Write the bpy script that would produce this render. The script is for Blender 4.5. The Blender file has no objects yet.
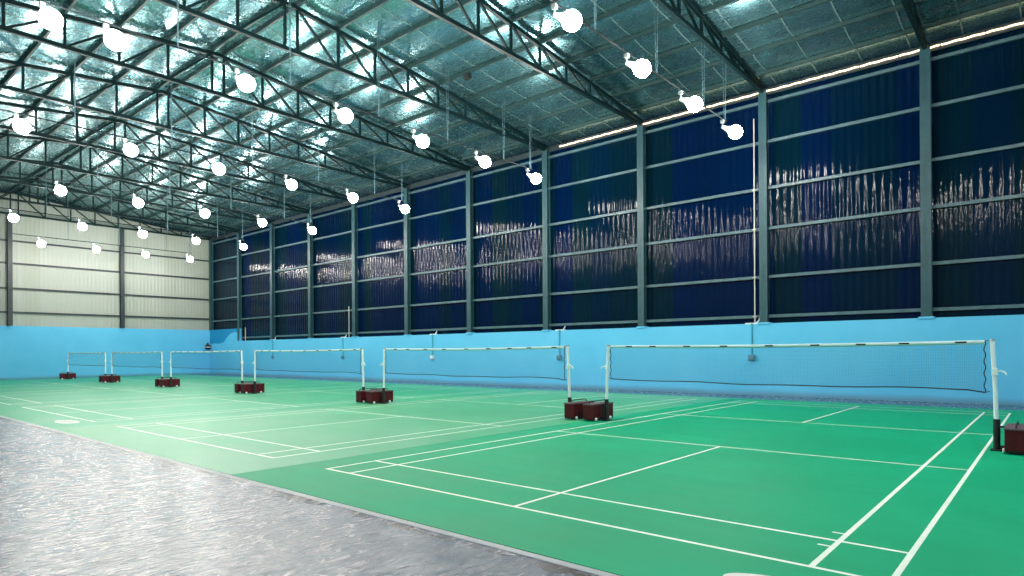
import bpy, bmesh, math, random
from mathutils import Vector, Matrix
random.seed(7)
S = bpy.context.scene
COL = S.collection
PI = math.pi

# ------------------------------------------------------------------ materials
def mat(name, color=(.5, .5, .5), rough=.5, metal=0.0, **kw):
    m = bpy.data.materials.new(name); m.use_nodes = True
    b = m.node_tree.nodes['Principled BSDF']
    b.inputs['Base Color'].default_value = (*color, 1)
    b.inputs['Roughness'].default_value = rough
    b.inputs['Metallic'].default_value = metal
    for k, v in kw.items():
        b.inputs[k.replace('_', ' ')].default_value = v
    return m

class NT:
    """small node helper"""
    def __init__(s, m):
        s.t = m.node_tree; s.n = s.t.nodes; s.b = s.n['Principled BSDF']
    def new(s, typ, **props):
        n = s.n.new(typ)
        for k, v in props.items(): setattr(n, k, v)
        return n
    def link(s, a, b): s.t.links.new(a, b)
    def coord(s, scale=(1, 1, 1), rot=(0, 0, 0)):
        g = s.new('ShaderNodeNewGeometry')
        mp = s.new('ShaderNodeMapping')
        mp.inputs['Scale'].default_value = scale
        mp.inputs['Rotation'].default_value = rot
        s.link(g.outputs['Position'], mp.inputs['Vector'])
        return mp.outputs['Vector']
    def noise(s, vec, scale, detail=3, rough=.5, dist=0):
        n = s.new('ShaderNodeTexNoise')
        n.inputs['Scale'].default_value = scale; n.inputs['Detail'].default_value = detail
        n.inputs['Roughness'].default_value = rough; n.inputs['Distortion'].default_value = dist
        s.link(vec, n.inputs['Vector']); return n.outputs['Fac']
    def ramp(s, fac, stops):
        r = s.new('ShaderNodeValToRGB'); e = r.color_ramp.elements
        while len(e) < len(stops): e.new(.5)
        for q, (p, c) in zip(e, stops):
            q.position = p; q.color = (*c, 1) if len(c) == 3 else c
        s.link(fac, r.inputs['Fac']); return r.outputs['Color']
    def math(s, op, a, b=None, c=None):
        n = s.new('ShaderNodeMath', operation=op)
        for i, v in enumerate((a, b, c)):
            if v is None: continue
            if isinstance(v, (int, float)): n.inputs[i].default_value = v
            else: s.link(v, n.inputs[i])
        return n.outputs[0]
    def mix(s, fac, a, b):
        n = s.new('ShaderNodeMix', data_type='RGBA')
        if isinstance(fac, (int, float)): n.inputs[0].default_value = fac
        else: s.link(fac, n.inputs[0])
        for i, v in ((6, a), (7, b)):
            if isinstance(v, tuple): n.inputs[i].default_value = (*v, 1)
            else: s.link(v, n.inputs[i])
        return n.outputs[2]
    def bump(s, h, strength, dist=.02):
        n = s.new('ShaderNodeBump'); n.inputs['Strength'].default_value = strength
        n.inputs['Distance'].default_value = dist
        s.link(h, n.inputs['Height']); s.link(n.outputs['Normal'], s.b.inputs['Normal'])
    def color(s, c): s.link(c, s.b.inputs['Base Color'])
    def roughness(s, c): s.link(c, s.b.inputs['Roughness'])
    def xyz(s):
        g = s.new('ShaderNodeNewGeometry'); x = s.new('ShaderNodeSeparateXYZ')
        s.link(g.outputs['Position'], x.inputs[0]); return x.outputs

# concrete apron
M_conc = mat('screed_concrete', rough=.3, Specular_IOR_Level=.55); t = NT(M_conc)
v = t.coord()
vs = t.coord((2.6, 1.0, 1), (0, 0, math.radians(38)))
n1 = t.noise(v, .55, 4, .6); n2 = t.noise(vs, 5.2, 5, .6, .6); n3 = t.noise(v, 30, 3)
base = t.ramp(n1, [(.3, (.045, .07, .118)), (.5, (.065, .09, .138)), (.72, (.08, .105, .148))])
c2 = t.mix(t.math('MULTIPLY', t.ramp(n2, [(.42, (0, 0, 0)), (.66, (1, 1, 1))]), .34), base, (.155, .18, .205))
x = t.xyz()
# dark open joint beside the mat, broken into lengths
jit = t.math('MULTIPLY', t.math('SUBTRACT', t.noise(t.coord((1, .01, 1)), 1.3, 2), .5), .12)
dj = t.math('ABSOLUTE', t.math('SUBTRACT', t.math('ADD', x[1], 1.05), jit))
jm = t.math('LESS_THAN', dj, t.math('MULTIPLY', .6, t.math('SUBTRACT', t.noise(t.coord((1, 0, 0)), 1.3, 3, .6), .47)))
jm = t.math('MULTIPLY', jm, 1)
c3 = t.mix(jm, c2, (.012, .013, .016))
# hairline cracks
vo = t.new('ShaderNodeTexVoronoi', feature='DISTANCE_TO_EDGE'); vo.inputs['Scale'].default_value = .42
wv = t.new('ShaderNodeMapping'); nn = t.new('ShaderNodeTexNoise'); nn.inputs['Scale'].default_value = 1.5
t.link(v, nn.inputs['Vector'])
ad = t.new('ShaderNodeVectorMath', operation='ADD'); t.link(v, ad.inputs[0]); t.link(nn.outputs['Color'], ad.inputs[1])
t.link(ad.outputs[0], vo.inputs['Vector'])
cr = t.math('MULTIPLY', t.math('LESS_THAN', vo.outputs['Distance'], .004), t.math('GREATER_THAN', t.noise(v, 1.4, 2), .6))
c4 = t.mix(t.math('MULTIPLY', cr, .5), c3, (.09, .09, .1))
t.color(c4)
t.roughness(t.ramp(n2, [(.3, (.19, .19, .19)), (.7, (.31, .31, .31))]))
t.bump(t.math('ADD', n2, t.math('MULTIPLY', n3, .1)), .38, .03)

def mat_court(name, a, b, rough=.42, seed=0.0):
    m = mat(name, rough=rough); t = NT(m)
    v = t.coord(); n = t.noise(v, .6 + seed, 5, .6); f = t.noise(v, 90, 2)
    st = t.noise(t.coord((.35, 3, 1)), 1.2, 4)
    k = t.math('ADD', t.math('MULTIPLY', n, .7), t.math('MULTIPLY', st, .3))
    t.color(t.ramp(k, [(.35, a), (.68, b)]))
    t.roughness(t.ramp(n, [(.3, (rough - .05,) * 3), (.7, (rough + .08,) * 3)]))
    t.bump(f, .25, .004); t.b.inputs['Specular IOR Level'].default_value = .2 if name == 'vinyl_vivid_green' else .4
    return m
M_green = [
    mat_court('vinyl_vivid_green', (.0, .34, .158), (.003, .415, .205), .52),
    mat_court('vinyl_faded_green', (.06, .385, .185), (.095, .44, .225), .42, .1),
    mat_court('vinyl_mid_green', (.02, .36, .175), (.045, .42, .21), .44, .2),
    mat_court('vinyl_soft_green', (.015, .36, .18), (.04, .42, .215), .44, .05),
    mat_court('vinyl_sea_green', (.01, .35, .18), (.035, .41, .21), .44, .15),
    mat_court('vinyl_dusty_green', (.01, .34, .19), (.03, .39, .22), .44, .12),
]
M_line = mat('court_line_paint', (.78, .88, .74), .5)
tl = NT(M_line); tl.color(tl.ramp(tl.noise(tl.coord(), 6, 4), [(.3, (.80, .92, .80)), (.6, (.93, .97, .90))]))
M_emblem = mat('emblem_white', (.8, .78, .76), .5)
M_emblem_grey = mat('emblem_grey_green', (.2, .33, .24), .5)

M_blue = mat('blue_wall_paint', rough=.6); t = NT(M_blue)
v = t.coord(); n = t.noise(v, .5, 5, .6); x = t.xyz()
c = t.ramp(n, [(.3, (.09, .49, .80)), (.7, (.125, .545, .86))])
# grimy splash band along the foot of the wall
zb = t.math('ADD', x[2], t.math('MULTIPLY', t.math('SUBTRACT', t.noise(t.coord((.4, .4, 1)), 1.1, 4), .5), .12))
c = t.mix(t.ramp(zb, [(.03, (.8, .8, .8)), (.2, (0, 0, 0))]), c, (.11, .24, .36))
t.color(c); t.bump(t.noise(v, 14, 3), .12, .01)
M_blue_deep = mat('fresh_blue_paint', (.004, .235, .50), .5)

def steel(name, c, rough=.45):
    m = mat(name, c, rough); t = NT(m)
    n = t.noise(t.coord(), 3.5, 4, .6)
    t.color(t.ramp(n, [(.3, tuple(q * .8 for q in c)), (.7, tuple(min(1, q * 1.15) for q in c))]))
    return m
M_column = steel('teal_grey_primer', (.020, .075, .095))
M_girt = steel('pale_grey_primer', (.07, .14, .17))
M_dark_steel = steel('dark_grey_steel', (.02, .035, .042))
M_truss = steel('dark_teal_steel', (.004, .019, .022))
M_truss.node_tree.nodes['Principled BSDF'].inputs['Specular IOR Level'].default_value = .2
M_purlin = steel('purlin_primer', (.017, .05, .052), .5)

M_clad = mat('navy_sheet', rough=.13); t = NT(M_clad)
x = t.xyz()
cell = t.math('FLOOR', t.math('DIVIDE', x[0], .868))
wn = t.new('ShaderNodeTexWhiteNoise', noise_dimensions='1D'); t.link(cell, wn.inputs['W'])
pan = t.ramp(wn.outputs['Value'], [(.0, (.0003, .0075, .034)), (.38, (.0003, .008, .042)), (.40, (.0008, .013, .024)), (.75, (.0005, .010, .024)), (1.0, (.0004,   .0105, .034))])
t.color(pan)
t.roughness(t.ramp(t.noise(t.coord((1, 1, .3)), 1.3, 3), [(.3, (.04,) * 3), (.7, (.13,) * 3)]))
t.bump(t.noise(t.coord((1.2, 1, .35)), 3.2, 4, .6), .6, .035)
t.b.inputs['Specular IOR Level'].default_value = .085

M_far = mat('cream_sheet', rough=.4); t = NT(M_far)
x = t.xyz()
cell = t.math('FLOOR', t.math('DIVIDE', x[1], .868))
wn = t.new('ShaderNodeTexWhiteNoise', noise_dimensions='1D'); t.link(cell, wn.inputs['W'])
t.color(t.ramp(wn.outputs['Value'], [(0, (.33, .365, .32)), (.6, (.38, .41, .37)), (1, (.35, .375, .32))]))

M_foil = mat('silver_foil', rough=.28, metal=.85); t = NT(M_foil)
v = t.coord(); n = t.noise(v, 1.1, 3, .5, .4); w = t.noise(t.coord((1, 2.5, 1)), 5, 4, .6)
t.color(t.ramp(n, [(.3, (.115, .285, .32)), (.7, (.155, .345, .38))]))
t.roughness(t.ramp(w, [(.3, (.22,) * 3), (.7, (.30,) * 3)]))
t.bump(t.math('ADD', n, t.math('MULTIPLY', w, .15)), .085, .06)
M_seam = mat('foil_tape', (.12, .20, .20), .5)

M_white = mat('white_enamel', (.93, .95, .97), .4)
M_black = mat('black_rubber', (.012, .012, .014), .5)
M_maroon = mat('maroon_paint', rough=.5, Specular_IOR_Level=.25); t = NT(M_maroon)
t.color(t.ramp(t.noise(t.coord(), 9, 3), [(.3, (.075, .004, .009)), (.7, (.125, .008, .015))]))
M_lid = mat('grey_lid', (.13, .07, .085), .5)
M_cord = mat('black_cord', (.012, .014, .02), .8)
M_tape = mat('net_tape', (.62, .78, .82), .7)
M_pipe = mat('pvc_pipe', (.55, .50, .47), .4)
M_bluepipe = mat('painted_pipe', (.04, .36, .52), .5)
M_socket = mat('grey_socket', (.10, .25, .37), .4)
M_socket_white = mat('white_socket', (.75, .80, .84), .4)
M_galv = mat('galvanised', (.30, .34, .34), .4, .6)

M_conduit = mat('black_conduit', (.006, .010, .012), .7, Specular_IOR_Level=.1)

M_net = mat('net_mesh', (.02, .025, .03), .8); t = NT(M_net)
x = t.xyz()
def gridline(o, pitch, w):
    return t.math('LESS_THAN', t.math('FRACT', t.math('DIVIDE', o, pitch)), w)
g = t.math('MAXIMUM', gridline(x[0], .022, .062), gridline(x[2], .022, .062))
tr = t.new('ShaderNodeBsdfTransparent'); mx = t.new('ShaderNodeMixShader')
t.link(g, mx.inputs[0]); t.link(tr.outputs[0], mx.inputs[1]); t.link(t.b.outputs[0], mx.inputs[2])
t.link(mx.outputs[0], t.n['Material Output'].inputs['Surface'])

def emit(name, c, s):
    m = mat(name, (.8, .8, .8), .4); b = m.node_tree.nodes['Principled BSDF']
    b.inputs['Emission Color'].default_value = (*c, 1); b.inputs['Emission Strength'].default_value = s
    return m
M_globe = emit('lit_bulb', (1.0, .95, .88), 74)
M_gap_glow = emit('warm_gap_glow', (1.0, .60, .32), 1.7)

# ------------------------------------------------------------------ mesh builder
class MB:
    def __init__(s): s.v = []; s.f = []; s.sm = []; s.mi = []
    def add(s, vs, fs, smooth=False, mi=0):
        o = len(s.v); s.v += [tuple(q) for q in vs]
        for f in fs: s.f.append([i + o for i in f]); s.sm.append(smooth); s.mi.append(mi)
        return s
    def box(s, x0, x1, y0, y1, z0, z1, mi=0):
        vs = [(x, y, z) for x in (x0, x1) for y in (y0, y1) for z in (z0, z1)]
        return s.add(vs, [(0, 1, 3, 2), (4, 6, 7, 5), (0, 4, 5, 1), (2, 3, 7, 6), (0, 2, 6, 4), (1, 5, 7, 3)], False, mi)
    def bevbox(s, x0, x1, y0, y1, z0, z1, r=.02):
        bm = bmesh.new(); bmesh.ops.create_cube(bm, size=1)
        for q in bm.verts:
            q.co = ((x0 + x1) / 2 + q.co.x * (x1 - x0), (y0 + y1) / 2 + q.co.y * (y1 - y0), (z0 + z1) / 2 + q.co.z * (z1 - z0))
        bmesh.ops.bevel(bm, geom=list(bm.edges), offset=r, segments=2, affect='EDGES', profile=.6)
        bm.verts.ensure_lookup_table()
        vs = [q.co.copy() for q in bm.verts]; fs = [[q.index for q in f.verts] for f in bm.faces]
        bm.free(); return s.add(vs, fs)
    def bar(s, a, b, w, h=None, up=(0, 0, 1)):
        """rectangular bar from a to b, w wide, h high"""
        a, b = Vector(a), Vector(b); h = h or w; d = (b - a).normalized(); u = Vector(up)
        if abs(d.dot(u)) > .98: u = Vector((0, 1, 0))
        sx = d.cross(u).normalized(); u = sx.cross(d)
        vs = [p + sx * i * w / 2 + u * j * h / 2 for p in (a, b) for i, j in ((-1, -1), (1, -1), (1, 1), (-1, 1))]
        return s.add(vs, [(3, 2, 1, 0), (4, 5, 6, 7), (0, 1, 5, 4), (1, 2, 6, 5), (2, 3, 7, 6), (3, 0, 4, 7)])
    def tube(s, pts, r, n=8, cap=True):
        pts = [Vector(p) for p in pts]; rr = r if isinstance(r, (list, tuple)) else [r] * len(pts)
        rings = []; side = None
        for i, p in enumerate(pts):
            d = (pts[min(i + 1, len(pts) - 1)] - pts[max(i - 1, 0)]).normalized()
            if side is None:
                u = Vector((0, 0, 1)) if abs(d.z) < .9 else Vector((1, 0, 0)); side = d.cross(u).normalized()
            side = (side - d * side.dot(d)).normalized(); u = side.cross(d)
            rings.append([p + (side * math.cos(2 * PI * k / n) + u * math.sin(2 * PI * k / n)) * rr[i] for k in range(n)])
        vs = [q for r_ in rings for q in r_]; fs = []
        for i in range(len(pts) - 1):
            for k in range(n):
                fs.append((i * n + k, i * n + (k + 1) % n, (i + 1) * n + (k + 1) % n, (i + 1) * n + k))
        s.add(vs, fs, True)
        if cap:
            s.add(rings[0], [list(range(n))]); s.add(rings[-1], [list(range(n))[::-1]])
        return s
    def lathe(s, prof, n=20, c=(0, 0, 0), axis=None):
        vs = []; fs = []
        R = Vector((0, 0, 1)).rotation_difference(Vector(axis)).to_matrix() if axis else Matrix.Identity(3)
        for r, z in prof:
            for k in range(n):
                vs.append(Vector(c) + R @ Vector((r * math.cos(2 * PI * k / n), r * math.sin(2 * PI * k / n), z)))
        for i in range(len(prof) - 1):
            for k in range(n):
                fs.append((i * n + k, i * n + (k + 1) % n, (i + 1) * n + (k + 1) % n, (i + 1) * n + k))
        return s.add(vs, fs, True)
    def mesh(s, name, mats):
        me = bpy.data.meshes.new(name); me.from_pydata(s.v, [], s.f)
        for m in (mats if isinstance(mats, (list, tuple)) else [mats]): me.materials.append(m)
        me.polygons.foreach_set('use_smooth', s.sm); me.polygons.foreach_set('material_index', s.mi)
        me.validate(); me.update()
        bm = bmesh.new(); bm.from_mesh(me); bmesh.ops.recalc_face_normals(bm, faces=bm.faces); bm.to_mesh(me); bm.free()
        return me
    def obj(s, name, mats, parent=None, loc=(0, 0, 0)):
        return link(name, s.mesh(name, mats), parent, loc)

def link(name, data, parent=None, loc=(0, 0, 0)):
    o = bpy.data.objects.new(name, data); COL.objects.link(o); o.location = loc
    if parent: o.parent = parent
    return o
def tag(o, label=None, cat=None, group=None, kind=None):
    if label: o['label'] = label
    if cat: o['category'] = cat
    if group: o['group'] = group
    if kind: o['kind'] = kind
    return o
def empty(name, loc, label, cat, group=None, rz=0):
    o = link(name, None, None, loc); o.rotation_euler = (0, 0, rz)
    o.empty_display_size = .1
    return tag(o, label, cat, group)
def dup(root, loc, label, group=None):
    r = root.copy(); COL.objects.link(r); r.location = loc; r['label'] = label
    if group: r['group'] = group
    for ch in list(root.children):
        c = ch.copy(); COL.objects.link(c); c.parent = r
        for g in list(ch.children):
            d = g.copy(); COL.objects.link(d); d.parent = c
    return r
MATZ = .0095
ORD = ['first', 'second', 'third', 'fourth', 'fifth', 'sixth', 'seventh', 'eighth', 'ninth', 'tenth', 'eleventh', 'twelfth', 'thirteenth', 'fourteenth', 'fifteenth', 'sixteenth', 'seventeenth', 'eighteenth', 'nineteenth', 'twentieth']

# ------------------------------------------------------------------ layout (metres)
XF, XB = -39.75, 10.2          # far gable wall, wall behind
YR, YL = 16.0, -6.45           # dark wall (right), near long wall (left)
RIDGE = (YR + YL) / 2 + .01    # 4.785
ZB = 9.68                      # bottom chord
PITCH = 7.348                  # court to court
BAY = 4.39
def ztop(y): return 9.80 + .10 * (YR - y) if y >= RIDGE else 9.80 + .10 * (y - YL)
colx = [4.17 - BAY * k for k in range(-1, 10)] + [XF + .14]

# ------------------------------------------------------------------ floor and mats
fl = MB(); fl.box(XF - .3, XB + .3, YL - .3, YR + .3, -.2, 0); tag(fl.obj('floor', M_conc), kind='structure')
mat_lab = ['vivid green sports mat of the nearest court, with white badminton lines',
           'faded pale green sports mat of the second nearest court, with white lines',
           'green sports mat of the third nearest court, pale emblem near its edge',
           'green sports mat of the fourth court from the camera, under the fourth net',
           'green sports mat of the fifth court from the camera, under the second farthest net',
           'green sports mat of the farthest court, ending at the far blue wall']
def court_lines(x0, marks):
    m = MB(); z = .0086; w = .04
    def r(a, b, c, d):
        q = z + (.0003 if d - c > b - a else 0)      # tapes laid along the court cross over the others
        m.add([(x0 + a, c, q), (x0 + b, c, q), (x0 + b, d, q), (x0 + a, d, q)], [(0, 1, 2, 3)])
    L, W = 13.4, 6.1
    for a in (0, .46, W - .46 - w + 0.0, W - w): r(a, a + w, 0, L)
    for c in (0, .76 - w, 4.72 - w, 8.68, 12.64, L - w): r(0, W, c, c + w)
    r(W / 2 - w / 2, W / 2 + w / 2, 0, 4.72); r(W / 2 - w / 2, W / 2 + w / 2, 8.68, L)
    if marks:
        for c in (.55, .95): r(W - .5 - .085, W - .5, c, c + .03)
    return m
YM0, YM1 = -.90, 14.25
for c in range(6):
    x1 = 6.815 - PITCH * c; x0 = x1 - PITCH if c < 5 else XF + .02
    m = MB(); m.box(x0 + .004, x1 - .004, YM0, YM1, 0, .008)
    o = m.obj('court_mat', M_green[c]); tag(o, mat_lab[c], 'sports mat', 'green court mats')
    court_lines(-PITCH * c, c == 0).obj('line_markings', M_line, o)
    if c in (0, 2):
        cx, cy = (5.70, -.49) if c == 0 else (-PITCH * 2 + 5.55, -.35); a, b = (.46, .19)
        e = MB(); n = 40
        e.add([(cx + a * math.cos(2 * PI * k / n), cy + b * math.sin(2 * PI * k / n), .0088) for k in range(n)], [list(range(n))], False, 0)
        e.add([(cx - .02 + a * .72 * math.cos(2 * PI * k / n), cy + b * .62 * math.sin(2 * PI * k / n), .0090) for k in range(n)], [list(range(n))], False, 1)
        # pale swoosh bars inside the oval
        for q in (-.17, 0, .17):
            e.add([(cx + q - .05, cy - .09, .0092), (cx + q + .03, cy - .09, .0092), (cx + q + .07, cy + .09, .0092), (cx + q - .01, cy + .09, .0092)], [(0, 1, 2, 3)], False, 0)
        e.obj('oval_emblem', [M_emblem, M_emblem_grey], o)['label'] = 'white oval emblem with a grey centre'
tr_ = MB(); tr_.box(XF + .02, 6.81, YM0 - .08, YM0 - .004, 0, .004)
tag(tr_.obj('trim_1', mat('pale_edge_strip', (.42, .45, .48), .4)), kind='structure')

# ------------------------------------------------------------------ walls
ZW = 2.30; ZF = 3.15
XS = -35.28                    # the blue wall steps up to the far wall's height here
w = MB()
w.box(XS, XB, YR, YR + .24, 0, ZW); w.box(XF - .24, XS, YR, YR + .24, 0, ZF)
wr = tag(w.obj('wall_right', M_blue), kind='structure')
def corrug(along0, along1, z0f, z1f, place, pitch=.217, amp=.0065, per=8):
    """vertical-rib sheet; place(a, d, z) -> point"""
    m = MB(); n = int((along1 - along0) / pitch * per); vs = []; rows = 5
    for i in range(n + 1):
        a = along0 + (along1 - along0) * i / n
        ph = (a / pitch) % 1; d = amp * math.cos(2 * PI * ph)
        z0, z1 = z0f(a), z1f(a)
        for j in range(rows + 1): vs.append(place(a, d, z0 + (z1 - z0) * j / rows))
    k = rows + 1; fs = [(i * k + j, (i + 1) * k + j, (i + 1) * k + j + 1, i * k + j + 1) for i in range(n) for j in range(rows)]
    return m.add(vs, fs, True)
corrug(XF, XB, lambda a: (ZF if a < XS else ZW) - .06, lambda a: 9.66, lambda a, d, z: (a, YR + .225 + d, z)).obj('metal_cladding', M_clad, wr)
dp = MB()                      # darker repainted patch in the corner, with a wavy lower edge
pts = [(-39.70, 3.15), (-35.30, 3.15), (-35.32, 2.86), (-35.9, 2.92), (-36.5, 2.84), (-37.1, 2.55), (-37.5, 2.25), (-38.3, 2.16), (-39.0, 2.20), (-39.70, 2.14)]
dp.add([(a, YR - .004, b) for a, b in pts], [list(range(len(pts)))]); dp.obj('repainted_patch', M_blue_deep, wr)['label'] = 'deeper blue repainted patch with a ragged lower edge'
w = MB(); w.box(XF - .24, XF, YL - .24, YR + .24, 0, ZF); wf = tag(w.obj('wall_far', M_blue), kind='structure')
corrug(YL, YR + .2, lambda a: ZF - .06, lambda a: ztop(min(a, YR)) + .05, lambda a, d, z: (XF - .14 + d, a, z)).obj('metal_cladding', M_far, wf)
w = MB(); w.box(XF - .24, XB, YL - .24, YL, 0, ZW); wl = tag(w.obj('wall_left', M_blue), kind='structure')
corrug(XF, XB, lambda a: ZW - .06, lambda a: 9.75, lambda a, d, z: (a, YL - .2 + d, z)).obj('metal_cladding', M_far, wl)
w = MB(); w.box(XB, XB + .24, YL - .24, YR + .24, 0, ZF); wb = tag(w.obj('wall_back', M_blue), kind='structure')
corrug(YL, YR + .2, lambda a: ZF - .06, lambda a: ztop(min(a, YR)) + .05, lambda a, d, z: (XB + .14 + d, a, z)).obj('metal_cladding', M_far, wb)

# ------------------------------------------------------------------ roof lining: foil sagging between purlins, with seams
PAN = 1.295
yn = [RIDGE + .185 + PAN * i for i in range(9)]            # top nodes, right slope (4.97 .. 15.33)
ynl = [2 * RIDGE - q for q in yn]                          # mirrored
ys_nodes = sorted(yn + ynl)
edge = [YL - .25] + ys_nodes + [YR + .55]
prof = []
for a, b in zip(edge, edge[1:]):
    nseg = 6 if b - a > .5 else 2
    sag = .04 if b - a > .5 and b < YR else 0
    for i in range(nseg):
        f = i / nseg; y = a + (b - a) * f
        prof.append((y, ztop(y) + .17 - sag * math.sin(PI * f)))
prof.append((edge[-1], ztop(YR) - .055 + .17))
r = MB(); nx = 82; vs = []
xsr = [XF - .3 + (XB + .6 - XF) * i / nx for i in range(nx + 1)]
for xx in xsr:
    for (y, z) in prof: vs.append((xx, y, z))
k = len(prof); r.add(vs, [(i * k + j, (i + 1) * k + j, (i + 1) * k + j + 1, i * k + j + 1) for i in range(nx) for j in range(k - 1)], True)
ceil = tag(r.obj('ceiling', M_foil), kind='structure')
sm = MB(); xx = 1.34 + 1.22 * 7
while xx > XF + .3:
    vs = []
    for (y, z) in prof: vs += [(xx - .018, y, z - .012), (xx + .018, y, z - .012)]
    sm.add(vs, [(2 * j, 2 * j + 1, 2 * j + 3, 2 * j + 2) for j in range(k - 1)])
    xx -= 1.22
sm.obj('foil_seams', M_seam, ceil)['kind'] = 'stuff'

# ------------------------------------------------------------------ columns
def column_mesh(w, d, h, foot=True):
    m = MB(); tf = .014                                   # I-section: web and two flanges
    m.box(-w / 2, w / 2, -d / 2, -d / 2 + tf, 0, h); m.box(-w / 2, w / 2, d / 2 - tf, d / 2, 0, h)
    m.box(-.006, .006, -d / 2, d / 2, 0, h)
    return m
cm = column_mesh(.25, .22, ZB - ZW).mesh('column', M_column)
cm2 = column_mesh(.25, .22, ZB - ZF).mesh('column_far', M_column)
foot = MB(); foot.bevbox(-.19, .19, -.12, .13, -.03, .035, .015); foot = foot.mesh('base_plate', M_blue)
side_cols = [q for q in colx if q < 5]
for i, xx in enumerate(side_cols):
    last = i == len(side_cols) - 1
    z0 = ZF if last else ZW
    lab = ('dark corner steel column where the navy wall meets the pale far wall' if last else
           'teal steel column on the navy wall, %s counting from the right of the photo' % ('nearest the camera, first' if i == 0 else ORD[i]))
    o = link('steel_column', cm2 if last else cm, None, (xx, YR + .075, z0)); tag(o, lab, 'column', 'steel columns along the navy wall')
    if not last: link('base_plate', foot, o)['label'] = 'blue painted mortar foot'
cg = column_mesh(.22, .25, 9.62 - ZF).mesh('gable_column', M_dark_steel)
for i, yy in enumerate((10.40, 4.58)):
    o = link('steel_column', cg, None, (XF + .03, yy, ZF)); o.rotation_euler = (0, 0, PI / 2)
    tag(o, ['dark steel column in the middle of the visible pale far wall', 'dark steel column on the pale far wall at the left edge of the photo'][i], 'column', 'steel columns on the far wall')

# girts: horizontal rails
def c_rail(m, a, b, face):
    """lipped C-rail from a to b along x (face='y') or y (face='x')"""
    h = .10
    if face == 'y':
        x0, x1, y, z = a, b, *m[1:]
        q = m[0]; q.box(x0, x1, y - .035, y - .031, z - h / 2, z + h / 2); q.box(x0, x1, y - .035, y + .03, z + h / 2 - .006, z + h / 2); q.box(x0, x1, y - .035, y + .03, z - h / 2, z - h / 2 + .006)
    else:
        y0, y1, x, z = a, b, *m[1:]
        q = m[0]; q.box(x + .031, x + .035, y0, y1, z - h / 2, z + h / 2); q.box(x - .03, x + .035, y0, y1, z + h / 2 - .006, z + h / 2); q.box(x - .03, x + .035, y0, y1, z - h / 2, z - h / 2 + .006)
gz = [2.53, 3.79, 5.33, 6.62, 8.10, 9.38]
glab = ['lowest horizontal rail on the navy wall, just above the blue wall', 'second lowest horizontal rail on the navy wall', 'third horizontal rail up the navy wall', 'fourth horizontal rail up the navy wall', 'second highest horizontal rail on the navy wall', 'topmost horizontal rail on the navy wall, just under the eave']
for z, l in zip(gz, glab):
    q = MB(); c_rail((q, YR + .165, z), XF if z > ZF else XS + .15, XB, 'y')
    tag(q.obj('wall_rail', M_girt), l, 'wall rail', 'rails on the navy wall')
gzf = [3.95, 5.36, 6.83, 8.14]
glab = ['lowest dark rail on the pale far wall', 'second lowest dark rail on the pale far wall', 'second highest dark rail on the pale far wall', 'topmost dark rail on the pale far wall']
for z, l in zip(gzf, glab):
    q = MB(); c_rail((q, XF - .075, z), YL, YR, 'x')
    tag(q.obj('wall_rail', M_dark_steel), l, 'wall rail', 'rails on the far wall')

# ------------------------------------------------------------------ roof trusses
def truss_parts():
    out = []
    m = MB(); m.bar((0, YL + .02, ZB), (0, YR - .02, ZB), .10, .11); out.append(('bottom_chord', m.mesh('bottom_chord', M_truss)))
    for a, b in ((RIDGE, YR + .1), (YL - .1, RIDGE)):
        m = MB(); m.bar((0, a, ztop(a)), (0, b, ztop(b)), .10, .11); out.append(('top_chord', m.mesh('top_chord', M_truss)))
    for side in (yn, ynl):
        for i, y in enumerate(side[:-1]):
            m = MB(); m.bar((0, y, ZB), (0, y, ztop(y)), .065); out.append(('vertical_strut', m.mesh('vertical_strut', M_truss)))
            y2 = side[i + 1]
            m = MB(); m.bar((0, y, ztop(y)), (0, y2, ZB), .06); out.append(('diagonal_strut', m.mesh('diagonal_strut', M_truss)))
    return out
TP = truss_parts()
tx = [q for q in colx if q < 5][:-1]
for i, xx in enumerate(tx):
    lab = ('steel roof truss nearest the camera, first counting from the right' if i == 0 else
           'steel roof truss landing on the %s column from the right of the navy wall' % ORD[i])
    t_ = empty('roof_truss', (xx, RIDGE, ZB), lab, 'roof truss', 'roof trusses')
    for n, me in TP:
        link(n, me, t_, (0, -RIDGE, -ZB))
t_ = empty('roof_truss', (XF + .16, RIDGE, ZB), 'steel roof truss standing against the pale far wall', 'roof truss', 'roof trusses')
for n, me in TP: link(n, me, t_, (0, -RIDGE, -ZB))

# purlins
def purlin_mesh():
    q = MB(); q.box(XF, XB, -.03, -.026, 0, .12); q.box(XF, XB, -.03, .035, 0, .008); q.box(XF, XB, -.03, .035, .112, .12)
    q.box(XF, XB, .031, .035, 0, .02)
    return q.mesh('purlin', M_purlin)
PM = purlin_mesh()
for i, y in enumerate(yn):
    lab = 'long roof purlin beside the ridge on the navy wall side' if i == 0 else ('long roof purlin nearest the eave above the navy wall' if i == 8 else 'long roof purlin, %s down from the ridge towards the navy wall' % ORD[i])
    tag(link('roof_purlin', PM, None, (0, y, ztop(y) + .04)), lab, 'purlin', 'roof purlins')
for i, y in enumerate(ynl):
    lab = 'long roof purlin beside the ridge on the left side' if i == 0 else ('long roof purlin nearest the left eave' if i == 8 else 'long roof purlin, %s down from the ridge on the left slope' % ORD[i])
    tag(link('roof_purlin', PM, None, (0, y, ztop(y) + .04)), lab, 'purlin', 'roof purlins')

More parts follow.
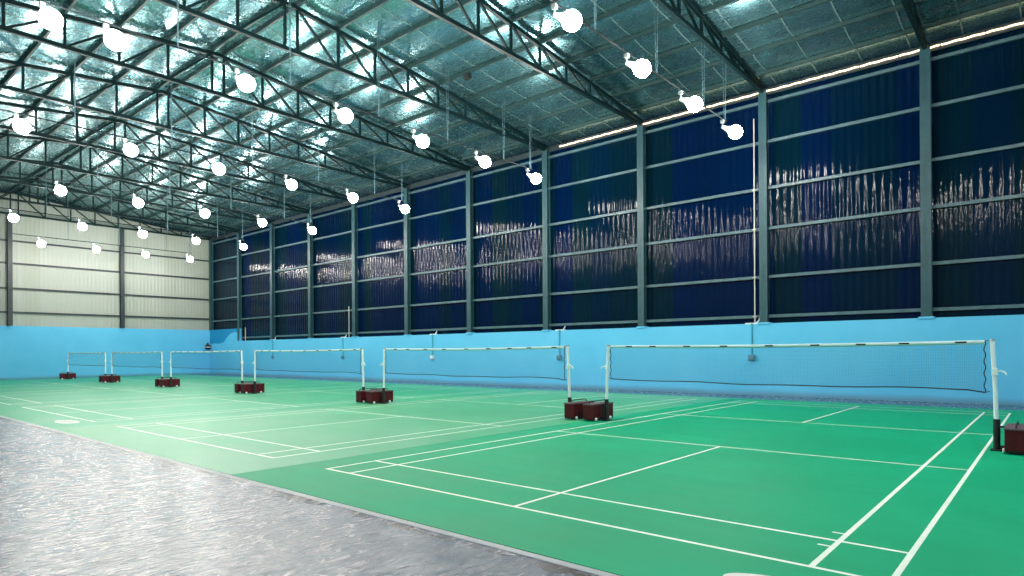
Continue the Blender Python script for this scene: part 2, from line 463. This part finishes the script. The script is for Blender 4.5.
# eave: glowing strip added in place of outdoor light leaking through the gap
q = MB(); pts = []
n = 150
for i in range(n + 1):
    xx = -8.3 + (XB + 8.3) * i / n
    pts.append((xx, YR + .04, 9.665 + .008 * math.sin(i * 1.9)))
rl = MB(); rl.tube(pts, .022, 6); rl = rl.obj('eave_gap_glow', M_gap_glow)
tag(rl, 'warm glowing strip added for outdoor light leaking through the eave gap above the navy wall', 'light leak')
cl = MB()
for i in range(0, n, 8): cl.box(pts[i][0] - .015, pts[i][0] + .015, YR + .02, YR + .07, 9.64, 9.70)
cl.obj('gap_glow_breaks', M_dark_steel, rl)
ev = MB(); ev.box(XF, XB, YR + .07, YR + .12, 9.56, 9.78); tag(ev.obj('trim_2', M_dark_steel), kind='structure')

# ------------------------------------------------------------------ lamps
ZL = 7.65
AX = Vector((.84, .12, -.53)).normalized()
H0 = Vector((-.36, -.05, .22))            # holder clip relative to the bulb centre
def lamp_proto(label):
    e = empty('hanging_lamp', (0, 0, 0), label, 'lamp')
    m = MB(); m.tube([H0 + Vector((0, 0, .14)), H0 + Vector((0, 0, .02)), H0], [.02, .02, .03], 8); m.bevbox(H0.x - .05, H0.x + .05, H0.y - .045, H0.y + .045, H0.z + .10, H0.z + .2, .012)
    m.obj('holder', M_galv, e)
    m = MB(); m.lathe([(.0, 0), (.05, .0), (.055, .05), (.075, .16), (.10, .24), (.0, .24)], 14, H0, AX); m.obj('bulb_neck', M_white, e)
    R = .19; prof = []
    for i in range(13):
        a = PI * i / 12; prof.append((max(.001, R * math.sin(a)), -R * math.cos(a) * 1.05))
    m = MB(); m.lathe(prof, 16, (0, 0, 0), AX); m.obj('glowing_bulb', M_globe, e)
    return e
rows = [(-1, (0, 1, 2, 3)), (0, (1, 2, 3, 4, 5)), (1, (0, 1, 2, 3, 4, 5)), (2, (0, 1, 2, 3, 4, 5)), (3, (1, 2, 3, 4, 5)), (4, (1, 2, 3, 4, 5)), (5, (2, 3, 4, 5))]  # first entry is an unseen row, added to brighten the near court
rname = ['added row out of view at the right', 'row nearest the camera', 'second nearest row', 'third row from the camera', 'fourth row from the camera', 'second farthest row', 'farthest row']
proto = None
def lamp(loc, label):
    global proto
    if proto is None:
        proto = lamp_proto(label); proto.location = loc; proto['group'] = 'glowing lamps under the roof'
    else: dup(proto, loc, label)
for rI, js in rows:
    xx = -.06 - 7.27 * rI
    for j in js:
        n = 5 - j
        lab = 'glowing white bulb lamp in the %s, %s' % (rname[rI + 1], 'closest to the navy wall' if n == 0 else '%s from the navy wall' % ORD[n])
        lamp((xx, .03 + 2.66 * j, ZL), lab)
    if rI == 1: lamp((xx, -1.02, ZL), 'glowing white bulb lamp at the top left corner of the photo')
    y0 = .03 + 2.66 * js[0] - (1.9 if rI == 1 else 1.2); y1 = 13.55
    x0, z0 = xx + H0.x, ZL + H0.z + .228
    e = empty('lamp_conduit', (x0, y0, z0), 'thin dark conduit carrying the lamps of the %s' % rname[rI + 1], 'conduit', 'conduits carrying the lamps')
    m = MB(); m.tube([(0, 0, 0), (0, y1 - y0, 0)], .021, 8); m.obj('conduit_pipe', M_conduit, e)
    for y in (1.35, 4.0, 6.7, 9.35, 12.0, 13.45):
        if y < y0: continue
        for dx in (-.05, .05):
            m = MB(); m.tube([(dx * .3, y - y0, 0), (dx, y - y0, ztop(y) + .05 - z0)], .009, 5); m.obj('hanger_wire', M_girt, e)

# ------------------------------------------------------------------ net posts and nets
def post_proto(side, label):
    """post standing at origin; weighted cart on the outer side (side=+1: +x)"""
    e = empty('net_post', (0, 0, 0), label, 'net post')
    s = side
    m = MB(); m.tube([(0, 0, .05), (-.012 * s, 0, .8), (-.045 * s, 0, 1.55)], .028, 12); pole = m.obj('pole', M_white, e)
    m = MB(); m.tube([(-.045 * s, 0, 1.535), (-.046 * s, 0, 1.565)], [.033, .026], 12); m.obj('top_cap', M_galv, pole)
    m = MB(); m.tube([(0, 0, .001), (0, 0, .44)], .042, 12); m.bevbox(-.07, .07, -.09, .09, .0, .02, .005); m.obj('sleeve', M_black, e)
    m = MB(); m.bar((0, 0, .05), (.13 * s, 0, .05), .05, .05); m.bar((0, 0, .335), (.13 * s, 0, .335), .03, .025); m.obj('bracket', M_black, e)
    m = MB(); z = 1.10
    m.bevbox(-.035 - .02 * s, .035 - .02 * s, -.035, .035, z - .05, z + .05, .008)
    m.tube([(0, 0, z + .01), (.05 * s, -.01, z + .015), (.09 * s, -.02, z), (.115 * s, -.025, z - .035)], .011, 8); m.obj('winch_hook', M_white, e)
    x0, x1 = sorted((.10 * s, .35 * s))
    m = MB(); m.bevbox(x0, x1, -.34, .42, .045, .335, .018)
    for yy in (-.12, .13): m.box(x0 - .004, x1 + .004, yy - .006, yy + .006, .06, .32)
    bx = m.obj('weight_box', M_maroon, e)
    m = MB(); m.bevbox(x0 - .008, x1 + .008, -.35, .43, .325, .35, .008); m.obj('lid', M_lid, bx)
    m = MB(); m.bevbox(x0 + .005, x1 - .005, -.33, .41, .02, .05, .006); m.obj('base_tray', M_black, bx)
    xc = (x0 + x1) / 2
    m = MB(); m.tube([(xc, -.30, .345), (xc, -.30, .385), (xc, -.26, .40), (xc, .26, .40), (xc, .30, .385), (xc, .30, .345)], .010, 8); m.obj('carry_handle', M_black, bx)
    for yy in (-.26, .28):
        for xw in (x0 - .012, x1 + .012):
            m = MB(); m.lathe([(.001, -.012), (.032, -.012), (.036, 0), (.032, .012), (.001, .012)], 14, (xw, yy, .037), (1, 0, 0)); m.obj('wheel', M_white, e)
    return e
nn_ = ['nearest', 'second nearest', 'third nearest', 'third farthest', 'second farthest', 'farthest']
PR = PL = None
for c in range(6):
    xr, xl = 6.22 - PITCH * c, -.195 - PITCH * c
    labR = ('white net post at the right edge of the photo, with hook and maroon weight cart' if c == 0 else
            'white post with maroon weight cart at the right end of the %s net' % nn_[c])
    labL = 'white post with maroon weight cart at the left end of the %s net' % nn_[c]
    if c == 0:
        PR = post_proto(1, labR); PR.location = (xr, 6.7, MATZ); PR['group'] = 'net posts with maroon weight carts'
        PL = post_proto(-1, labL); PL.location = (xl, 6.7, MATZ); PL['group'] = 'net posts with maroon weight carts'
    else:
        a = dup(PR, (xr, 6.7, MATZ), labR); b = dup(PL, (xl, 6.7, MATZ), labL)
    
rng = random.Random(3)
def net_proto(label):
    e = empty('badminton_net', (0, 0, 0), label, 'net', 'badminton nets')
    X0, X1, n = -.09, 6.09, 60
    def top(f): return 1.548 - .022 * math.sin(PI * f)
    def bot(f): return .838 + .010 * math.sin(9 * f) + .006 * math.sin(23 * f + 1) + (-.03 * max(0, (f - .97) / .03)) + .02 * max(0, (.06 - f) / .06)
    m = MB(); vs = []
    for i in range(n + 1):
        f = i / n; xx = X0 + (X1 - X0) * f
        for j in range(5):
            g_ = j / 4; z = top(f) * (1 - g_) + bot(f) * g_
            vs.append((xx, .012 * math.sin(7 * f + 2 * g_) * math.sin(PI * g_), z))
    m.add(vs, [(i * 5 + j, i * 5 + 5 + j, i * 5 + 6 + j, i * 5 + 1 + j) for i in range(n) for j in range(4)], True)
    m.obj('mesh', M_net, e)
    m = MB(); vs = []; fs = []
    for i in range(n + 1):
        f = i / n; xx = X0 + (X1 - X0) * f; z = top(f)
        vs += [(xx, -.010, z - .058), (xx, -.006, z), (xx, .006, z), (xx, .010, z - .058)]
    for i in range(n):
        for j in range(4): fs.append((4 * i + j, 4 * i + 4 + j, 4 * i + 4 + (j + 1) % 4, 4 * i + (j + 1) % 4))
    m.add(vs, fs, True); m.obj('top_tape', M_tape, e)
    m = MB(); m.tube([(X0 + (X1 - X0) * i / n, 0, bot(i / n)) for i in range(n + 1)], .010, 6); m.obj('bottom_cord', M_cord, e)
    for xx, f in ((X0, 0), (X1, 1)):
        m = MB(); m.tube([(xx + .012 * math.sin(k * 1.7), 0, top(f) + (bot(f) - top(f)) * k / 16) for k in range(17)], .008, 6); m.obj('side_cord', M_cord, e)
        m = MB(); q = X0 - .018 if f == 0 else X1 + .048
        m.tube([(xx, 0, top(f) - .01), (q, 0, 1.545)], .006, 6); m.tube([(xx, 0, bot(f)), (q + (.008 if f else -.016), 0, bot(f) + .02)], .006, 6); m.obj('tie_rope', M_cord, e)
    for i, f in enumerate((.07, .155, .27, .385, .515, .635, .745, .84, .955)):
        xx = X0 + (X1 - X0) * f; z = top(f)
        m = MB(); m.bevbox(xx - .07, xx + .07, -.014, .014, z - .036, z - .012, .006); m.obj('tape_tie', M_cord, e)
    return e
nl = ['badminton net of the nearest court, large at the right of the photo', 'badminton net of the second nearest court, in the middle of the photo', 'badminton net of the third nearest court', 'badminton net in front of the far right corner of the hall', 'second farthest badminton net, in front of the far blue wall', 'farthest badminton net, leftmost in the photo']
NP = net_proto(nl[0]); NP.location = (0, 6.7, MATZ)
for c in range(1, 6): dup(NP, (-PITCH * c, 6.7, MATZ), nl[c])

# ------------------------------------------------------------------ small things on the blue wall
sx = [-.6, -8.3, -15.85, -23.2, -30.8]
for i, xx in enumerate(sx):
    lab = 'socket under a painted pipe, on blue wall behind %s' % ['the nearest net', 'the right post of the second net', 'the second net, white box', 'the third net, right half', 'the third net, left half'][i]
    e = empty('wall_socket', (xx, YR, 1.22), lab, 'socket', 'sockets on the blue wall')
    m = MB(); m.tube([(0, -.02, .08), (0, -.02, ZW - 1.22 + .01)], .03, 8); m.obj('painted_pipe', M_bluepipe, e)
    m = MB(); m.bevbox(-.11, .11, -.09, 0, -.10, .08, .015); m.obj('socket_box', M_socket_white if i == 2 else M_socket, e)
    m = MB(); m.bevbox(-.07, .07, -.115, -.085, -.07, .05, .01); m.obj('socket_face', M_white if i == 2 else M_socket, e)
    m = MB(); m.bevbox(-.22, .22, -.015, .12, 1.06, 1.11, .015); m.tube([(.13, .05, 1.1), (.2, .05, 1.17), (.24, .05, 1.24)], .022, 8); m.obj('pipe_elbow', M_socket_white, e)
for xx, z1, lab in ((-.53, 8.9, 'tall thin pale conduit rising beside the second column of the navy wall'), (-22.75, 4.0, 'short pale conduit rising above the blue wall behind the third nearest net'), (-34.55, 3.2, 'short pale conduit rising just right of the step in the blue wall')):
    e = empty('wall_conduit', (xx, YR + .08, ZW), lab, 'conduit')
    m = MB(); m.tube([(0, 0, 0), (0, 0, z1 - ZW)], .022, 8); m.obj('pipe', M_pipe, e)
    for z in (.23, 1.49, 3.03, 4.3):
        if z < z1 - ZW:
            m = MB(); m.box(-.06, .06, -.03, .06, z - .02, z + .02); m.obj('saddle_clip', M_pipe, e)
# black fixture with a white rim in the far corner
e = empty('wall_fan', (XF + .24, YR - .24, 1.95), 'small black wall fan with a white rim in the far corner of the blue wall', 'fan')
m = MB(); m.lathe([(.001, .30), (.05, .28), (.08, .16), (.2, .08), (.21, 0), (.001, 0)], 18); m.obj('motor_housing', M_black, e)
m = MB(); m.lathe([(.17, -.05), (.225, -.05), (.225, -.005), (.17, -.005), (.17, -.05)], 20); m.obj('rim', M_white, e)
m = MB(); m.lathe([(.19, -.05), (.17, -.15), (.09, -.2), (.001, -.21)], 18); m.obj('guard', M_black, e)
m = MB(); m.bar((-.0, .0, .1), (-.235, .0, .1), .05); m.bar((0, 0, .1), (0, .235, .1), .05); m.obj('bracket', M_black, e)
# junction boxes on the purlins
for (xx, y, lab) in ((-.95, 8.86, 'small black junction box hanging under a purlin above the nearest lamp row'), (-7.6, 10.15, 'small black junction box hanging under a purlin above the second lamp row')):
    e = empty('junction_box', (xx, y, ztop(y) + .04), lab, 'junction box')
    m = MB(); m.bevbox(-.11, .11, -.09, .09, -.17, .0, .02); m.obj('box', M_black, e)
    m = MB(); m.tube([(0, 0, -.17), (.01, 0, -.21)], .03, 8); m.obj('cable_gland', M_black, e)

# ------------------------------------------------------------------ night outside
wd = bpy.data.worlds.new('night'); S.world = wd; wd.use_nodes = True
wd.node_tree.nodes['Background'].inputs[0].default_value = (.02, .03, .05, 1)
wd.node_tree.nodes['Background'].inputs[1].default_value = .3

# ------------------------------------------------------------------ camera (solved from the court lines)
cam = bpy.data.cameras.new('camera'); co = bpy.data.objects.new('camera', cam); COL.objects.link(co); S.camera = co
F, CX, CY, yaw, roll = 632.2, 520.0, 352.29, -.7024, -.0059
cy, sy = math.cos(yaw), math.sin(yaw)
f = Vector((sy, cy, 0)); r0 = Vector((cy, -sy, 0)); u0 = Vector((0, 0, 1))
rr = r0 * math.cos(roll) + u0 * math.sin(roll); uu = u0 * math.cos(roll) - r0 * math.sin(roll)
co.matrix_world = Matrix(((rr.x, uu.x, -f.x, 6.8486), (rr.y, uu.y, -f.y, -4.3692), (rr.z, uu.z, -f.z, 1.4241), (0, 0, 0, 1)))
cam.sensor_fit = 'HORIZONTAL'; cam.sensor_width = 36; cam.lens = F / 1024 * 36
cam.shift_x = -(CX - 512) / 1024; cam.shift_y = (CY - 288) / 1024
cam.clip_start = .05; cam.clip_end = 200

# ------------------------------------------------------------------ render look
S.view_settings.view_transform = 'Standard'; S.view_settings.look = 'None'
S.view_settings.exposure = 1.6; S.view_settings.gamma = 1; S.view_settings.use_curve_mapping = False
S.cycles.use_denoising = True
S.cycles.max_bounces = 8; S.cycles.diffuse_bounces = 4; S.cycles.glossy_bounces = 4; S.cycles.transparent_max_bounces = 12
S.cycles.sample_clamp_indirect = 12
